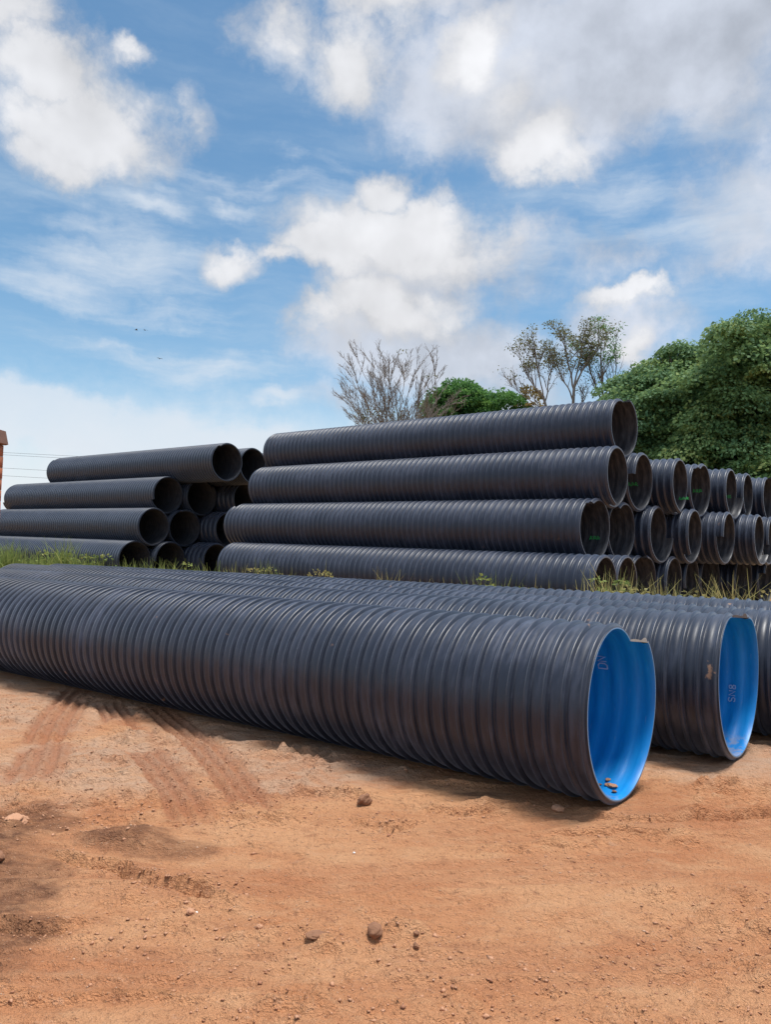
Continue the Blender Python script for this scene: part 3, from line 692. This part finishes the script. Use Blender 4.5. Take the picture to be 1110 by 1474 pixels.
# ------------------------------------------------------------------ birds
def bird(az, el, dist, size, lab):
    d = np.array(direction(az, el))*dist+np.array([0, 0, CAM_H]); e = empty('bird', d, (0, 0, random.uniform(0, 6))); tag(e, lab, 'bird', 'birds in the sky')
    V, F = tubes([([(0, -.2, 0), (0, -.1, .01), (0, .08, .01), (0, .22, 0)], [.01, .05, .05, .008])], 6); o = obj('body', mesh_data('body', V*size, F, M_BIRD), e)
    for s in (-1, 1):
        W = np.array([(0, -.06, .02), (s*.22, -.02, .10), (s*.48, -.10, .04), (s*.24, -.12, .09), (0, .06, .02), (s*.22, .06, .105)])*size
        obj('wing', mesh_data('wing', W, [[0, 3, 1], [3, 2, 1], [0, 1, 5], [0, 5, 4], [1, 2, 5]], M_BIRD, False), e)
bird(-18.6, 14.5, 95, .9, 'small dark bird left of its pair above the left stack')
bird(-18.0, 14.55, 95, .8, 'small dark bird right of its pair above the left stack')
bird(-16.9, 12.7, 95, .9, 'small dark bird lower in the sky above the left stack')


# ------------------------------------------------------------------ weeds between the front row and the stacks
def blades(bases, hts, rnd, lean=.35, width=.012, seg=3):
    n = len(bases); t = np.linspace(0, 1, seg+1)
    a = rnd.uniform(0, 2*math.pi, n); dirv = np.stack([np.cos(a), np.sin(a), np.zeros(n)], 1); side = np.stack([-np.sin(a), np.cos(a), np.zeros(n)], 1)
    ln_ = np.abs(rnd.normal(0, lean, n))+.05
    V = []
    for tt in t:
        c_ = bases+np.array([0, 0, 1.0])*(hts*(tt-.18*ln_*tt*tt))[:, None]+dirv*(hts*ln_*tt*tt)[:, None]
        w = (width*(1-tt*.92)*rnd.uniform(.9, 1.1, n))[:, None]
        V += [c_-side*w, c_+side*w]
    V = np.stack(V, 1); k_ = 2*(seg+1); i = np.arange(n)[:, None]*k_
    F = np.concatenate([i+np.array([2*s_, 2*s_+1, 2*s_+3, 2*s_+2]) for s_ in range(seg)], 0)
    return V.reshape(-1, 3), F, np.repeat(np.clip(rnd.beta(2, 3, n), 0, 1), k_)

def world_qs(q, s, yaw=.93):
    return q*math.cos(yaw)-s*math.sin(yaw), q*math.sin(yaw)+s*math.cos(yaw)

rn = np.random.default_rng(77)
def strip(n, s0, s1, q0, q1, hlo, hhi, mat, name, label, yaw=YT, patch=.5, lean=.45, width=.02):
    s = rn.uniform(s0, s1, n*3); q = rn.uniform(q0, q1, n*3)
    X = q*math.cos(yaw)-s*math.sin(yaw); Y = q*math.sin(yaw)+s*math.cos(yaw)
    den = fbm2(s*.9+5, q*.8, 200+int(s0*10), 3); keep = np.argsort(-(den+rn.normal(0, .06, n*3)))[:n] if patch else np.arange(n)
    X, Y, den = X[keep], Y[keep], den[keep]
    h_ = hlo+(hhi-hlo)*rn.beta(1.6, 3.2, n)*(.6+.9*sstep(den, .45, .7))
    V, F, T = blades(np.stack([X, Y, np.full(n, -.03)], 1), h_, rn, lean, width)
    me = mesh_data(name, V, F, mat, False); attr(me, 'tint', T); return tag(obj(name, me), label, kind='stuff')
strip(950, 2.4, 6.0, 11.0, 14.1, .30, 1.20, M_GRASS_DRY, 'dry_grass', 'dry yellowish weeds below the open ends of the right stack')
strip(420, 6.0, 16.8, 12.0, 14.2, .30, .95, M_GRASS_DRY, 'thin_grass', 'thin weeds along the bottom pipe of the right stack', lean=.3)
strip(420, 16.8, 25.0, 12.4, 14.6, .4, 1.0, M_GRASS, 'mixed_grass', 'green and yellow weeds below the open ends of the left stack')
strip(1700, 24.6, 31.5, 11.6, 14.6, .4, 1.22, M_GRASS, 'green_grass', 'lush green weeds in front of the left stack', width=.03)

def undergrowth(n, s0, s1, q0, q1, zlo, zhi, mat, name, label, leaf=.07):
    s = rn.uniform(s0, s1, n*4); q = rn.uniform(q0, q1, n*4); den = fbm2(s*1.1+9, q, 400, 3); kp = np.argsort(-(den+rn.normal(0, .05, n*4)))[:n]; s, q = s[kp], q[kp]
    C = np.stack([q*math.cos(YT)-s*math.sin(YT), q*math.sin(YT)+s*math.cos(YT), rn.uniform(zlo, zhi, n)], 1)
    V, F, T = leaves(C, 14, .14, leaf, rn, droop=.1, aspect=.35); me = mesh_data(name, V, F, mat, False); attr(me, 'tint', T); tag(obj(name, me), label, kind='stuff')
undergrowth(36, 2.4, 6.0, 12.2, 14.1, .25, .90, M_GRASS_DRY, 'dry_undergrowth', 'low yellow leafy weeds under the open ends of the right stack')
undergrowth(16, 12.8, 16.8, 12.8, 14.2, .3, .76, M_GRASS_DRY, 'sparse_undergrowth', 'low leafy weeds along the right stack')
undergrowth(36, 16.8, 31.0, 12.4, 14.5, .3, .86, M_GRASS, 'green_undergrowth', 'low green leafy weeds along the left stack', .09)

def weed(q, s, hgt, n, mat, label, name='tall_grass_clump', wid=.012, rad_=.16, leafy=0, yaw=YT):
    x, y = world_qs(q, s, yaw); e = empty(name, (x, y, -.02)); tag(e, label, 'weed', 'tall weed clumps')
    b = rn.normal(0, rad_, (n, 3)); b[:, 2] = 0
    V, F, T = blades(b, hgt*rn.uniform(.55, 1.08, n), rn, .32, wid); me = mesh_data('blades', V, F, mat, False); attr(me, 'tint', T); tag(obj('blades', me, e), kind='stuff')
    if leafy:
        C = np.stack([rn.normal(0, rad_*1.1, leafy), rn.normal(0, rad_*1.1, leafy), rn.uniform(hgt*.3, hgt*.9, leafy)], 1)
        add_crown(e, 'leaves', C, 12, .10, .085, mat, rn, droop=.1)
    return e
weed(13.2, 25.3, 1.45, 130, M_GRASS, 'tall green reed clump in front of the left stack', wid=.018, rad_=.22)
weed(13.4, 29.6, 1.3, 120, M_GRASS, 'bright green grass clump beside the brick pillar', wid=.018, rad_=.3)
weed(13.6, 8.4, 1.05, 90, M_GRASS, 'leafy green bush before the bottom pipe of the right stack', 'leafy_weed', rad_=.26, leafy=22)
weed(13.7, 11.3, 1.05, 34, M_GRASS_DRY, 'thin stalky weed before the middle of the right stack')
weed(13.6, 15.2, 1.1, 60, M_GRASS, 'stalky weed near the far left end of the right stack', rad_=.4)
weed(13.2, 3.7, 1.25, 46, M_GRASS_DRY, 'tall dry stalks below the open ends, nearest the right edge')
weed(13.0, 4.6, 1.2, 52, M_GRASS_DRY, 'tall dry stalks below the ends, just right of the front pipes')
weed(13.2, 5.6, 1.15, 40, M_GRASS, 'green weed before the mouth of the bottom front pipe', leafy=16, name='leafy_weed')


# ------------------------------------------------------------------ clods, stones and crumbs
def clod(x, y, r, mat, label, seed, squash=.7, rough=.3, name='earth_clod', zadd=None):
    V, F = lump(seed, 4, squash, rough); V = V*r
    V[:, 0] *= 1.0+.3*math.sin(seed)
    z = gz(x, y)+r*squash*.55 if zadd is None else zadd
    return tag(obj(name, mesh_data(name, V, F, mat), None, (x, y, z), (0, 0, seed*1.7)), label, 'clod', 'loose earth clods')
clod(.01, 2.96, .030, M_CLOD, 'round dark earth clod at the bottom centre of the ground', 1, .85, .2)
clod(-.21, 2.90, .030, M_CLOD, 'flat dark earth clod left of the round clod', 2, .35)
clod(.165, 2.94, .011, M_CLOD, 'tiny dark clod just right of the round clod', 3, .8)
clod(.16, 2.85, .013, M_CLOD, 'tiny dark clod nearer the camera, right of the round clod', 4, .8)
clod(-.07, 4.41, .045, M_CLOD, 'tilted dark clod standing before the middle of the nearest pipe', 5, .8, .45)
clod(-.72, 3.08, .016, M_CLODL, 'small pale clod below the broken soil ledge', 6)
clod(.78, 5.23, .028, M_CLODL, 'pale clod close under the nearest pipe', 8, .6, .4)
clod(-1.86, 4.02, .05, M_CLODL, 'lumpy clod at the left edge above the dark stain', 9, .6, .4)
clod(-1.72, 3.52, .045, M_CLOD, 'large dark clod at the left edge in the dark stain', 10, .6, .4)
clod(-.43, 2.97, .012, M_CLODL, 'tiny clod left of the flat dark clod', 12, .7)
clod(1.02, 4.36, .03, M_CLODL, 'crumbly clod in front of the nearest pipe end', 13, .55, .45)
for i, (x, y) in enumerate([(-.70, 3.10), (-.10, 3.73)]):
    clod(x, y, .0065, M_LIT, ['tiny white stone below the broken soil ledge', 'tiny white stone in the middle of the open ground'][i], 30+i, .6, .3, 'white_stone')
# soil left inside the open end of the nearest pipe
yaw, q, tilt, s0, _ = ROW[0]
for i, (yy, ph, r) in enumerate([(.16, 167, .026), (.20, 160, .016), (.12, 174, .014), (.23, 168, .012)]):
    rr_ = R1-.034-r*.35; lx, ly, lz = rr_*math.sin(rad(ph)), yy, R1+rr_*math.cos(rad(ph))
    wx = q*math.cos(yaw)-(s0+ly)*math.sin(yaw)+lx*math.cos(yaw); wy = q*math.sin(yaw)+(s0+ly)*math.cos(yaw)+lx*math.sin(yaw)
    clod(wx, wy, r, M_CLODL if i < 2 else M_CLOD, ['largest clod of orange soil inside the nearest pipe mouth', 'smaller pale soil crumb inside the nearest pipe mouth', 'dark crumb at the lip inside the nearest pipe mouth', 'dark crumb deepest inside the nearest pipe mouth'][i], 20+i, .38, .5, 'soil_clod', lz+math.sin(-tilt)*0+.04*0-math.sin(tilt)*(-(5-s0))*0+float(-math.sin(tilt)*(5-s0)))

def scatter(n, xr, yr, rlo, rhi, mat, name, label, zone_seed, thr, seed):
    r_ = np.random.default_rng(seed)
    if xr is None:
        segs = [(a, b) for pts, hh in LEDGES for a, b in zip(pts[:-1], pts[1:])]; pick = r_.integers(len(segs), size=n); t = r_.uniform(0, 1, n)
        A = np.array([segs[i][0] for i in pick]); B = np.array([segs[i][1] for i in pick]); P = A+(B-A)*t[:, None]
        x = P[:, 0]+r_.normal(0, .035, n); y = P[:, 1]-.02+r_.normal(0, .04, n)
    else:
        x = r_.uniform(*xr, n*6); y = r_.uniform(*yr, n*6)
        keep = fbm2(x*1.3, y*1.9, zone_seed, 3)+r_.normal(0, .05, n*6) > thr; x, y = x[keep][:n], y[keep][:n]
    v = x*math.cos(.9309)+y*math.sin(.9309); ok = v < 4.485-.12; x, y = x[ok], y[ok]; n = len(x)
    z = ground_h(x[None, :], y[None, :])[0][0]
    S = np.array([(1, 0, 0), (-1, 0, 0), (0, 1, 0), (0, -1, 0), (0, 0, 1), (0, 0, -1)], float); FT = np.array([[0, 2, 4], [2, 1, 4], [1, 3, 4], [3, 0, 4], [2, 0, 5], [1, 2, 5], [3, 1, 5], [0, 3, 5]])
    rr = (rlo+(rhi-rlo)*r_.beta(1.1, 5, n))[:, None, None]
    ang = r_.uniform(0, 6.28, n); Rz = np.stack([np.stack([np.cos(ang), -np.sin(ang), 0*ang], 1), np.stack([np.sin(ang), np.cos(ang), 0*ang], 1), np.stack([0*ang, 0*ang, 1+0*ang], 1)], 1)
    P = S[None]*rr*r_.uniform(.6, 1.35, (n, 6, 1))*np.array([1.25, .9, .6]); P = P+r_.normal(0, 1, (n, 6, 3))*rr*.18
    P = np.einsum('nij,nkj->nki', Rz, P)+np.stack([x, y, z+rr[:, 0, 0]*.25], 1)[:, None, :]
    F = (np.arange(n)[:, None, None]*6+FT[None]).reshape(-1, 3)
    return tag(obj(name, mesh_data(name, P.reshape(-1, 3), F, mat, False)), label, kind='stuff')
scatter(9000, (-3.8, 3.2), (2.2, 7.5), .002, .017, M_CLODL, 'soil_crumbs', 'pale crumbs of dry soil strewn over the ground', 61, .47, 1)
scatter(3200, (-3.8, 3.2), (2.2, 7.0), .002, .014, M_CRUMB, 'dark_soil_crumbs', 'dark crumbs of soil strewn over the ground', 61, .52, 2)
scatter(2600, (-4.5, 3.4), (2.2, 8.0), .002, .009, M_PEBBLE, 'grit', 'fine grit and pebbles over the ground', 300, .40, 3)
scatter(700, None, None, .002, .015, M_CLODL, 'ledge_crumbs', 'broken crumbs of soil along the torn ledges', 0, 0, 4)
scatter(350, None, None, .002, .012, M_CRUMB, 'dark_ledge_crumbs', 'darker crumbs of soil along the torn ledges', 0, 0, 5)
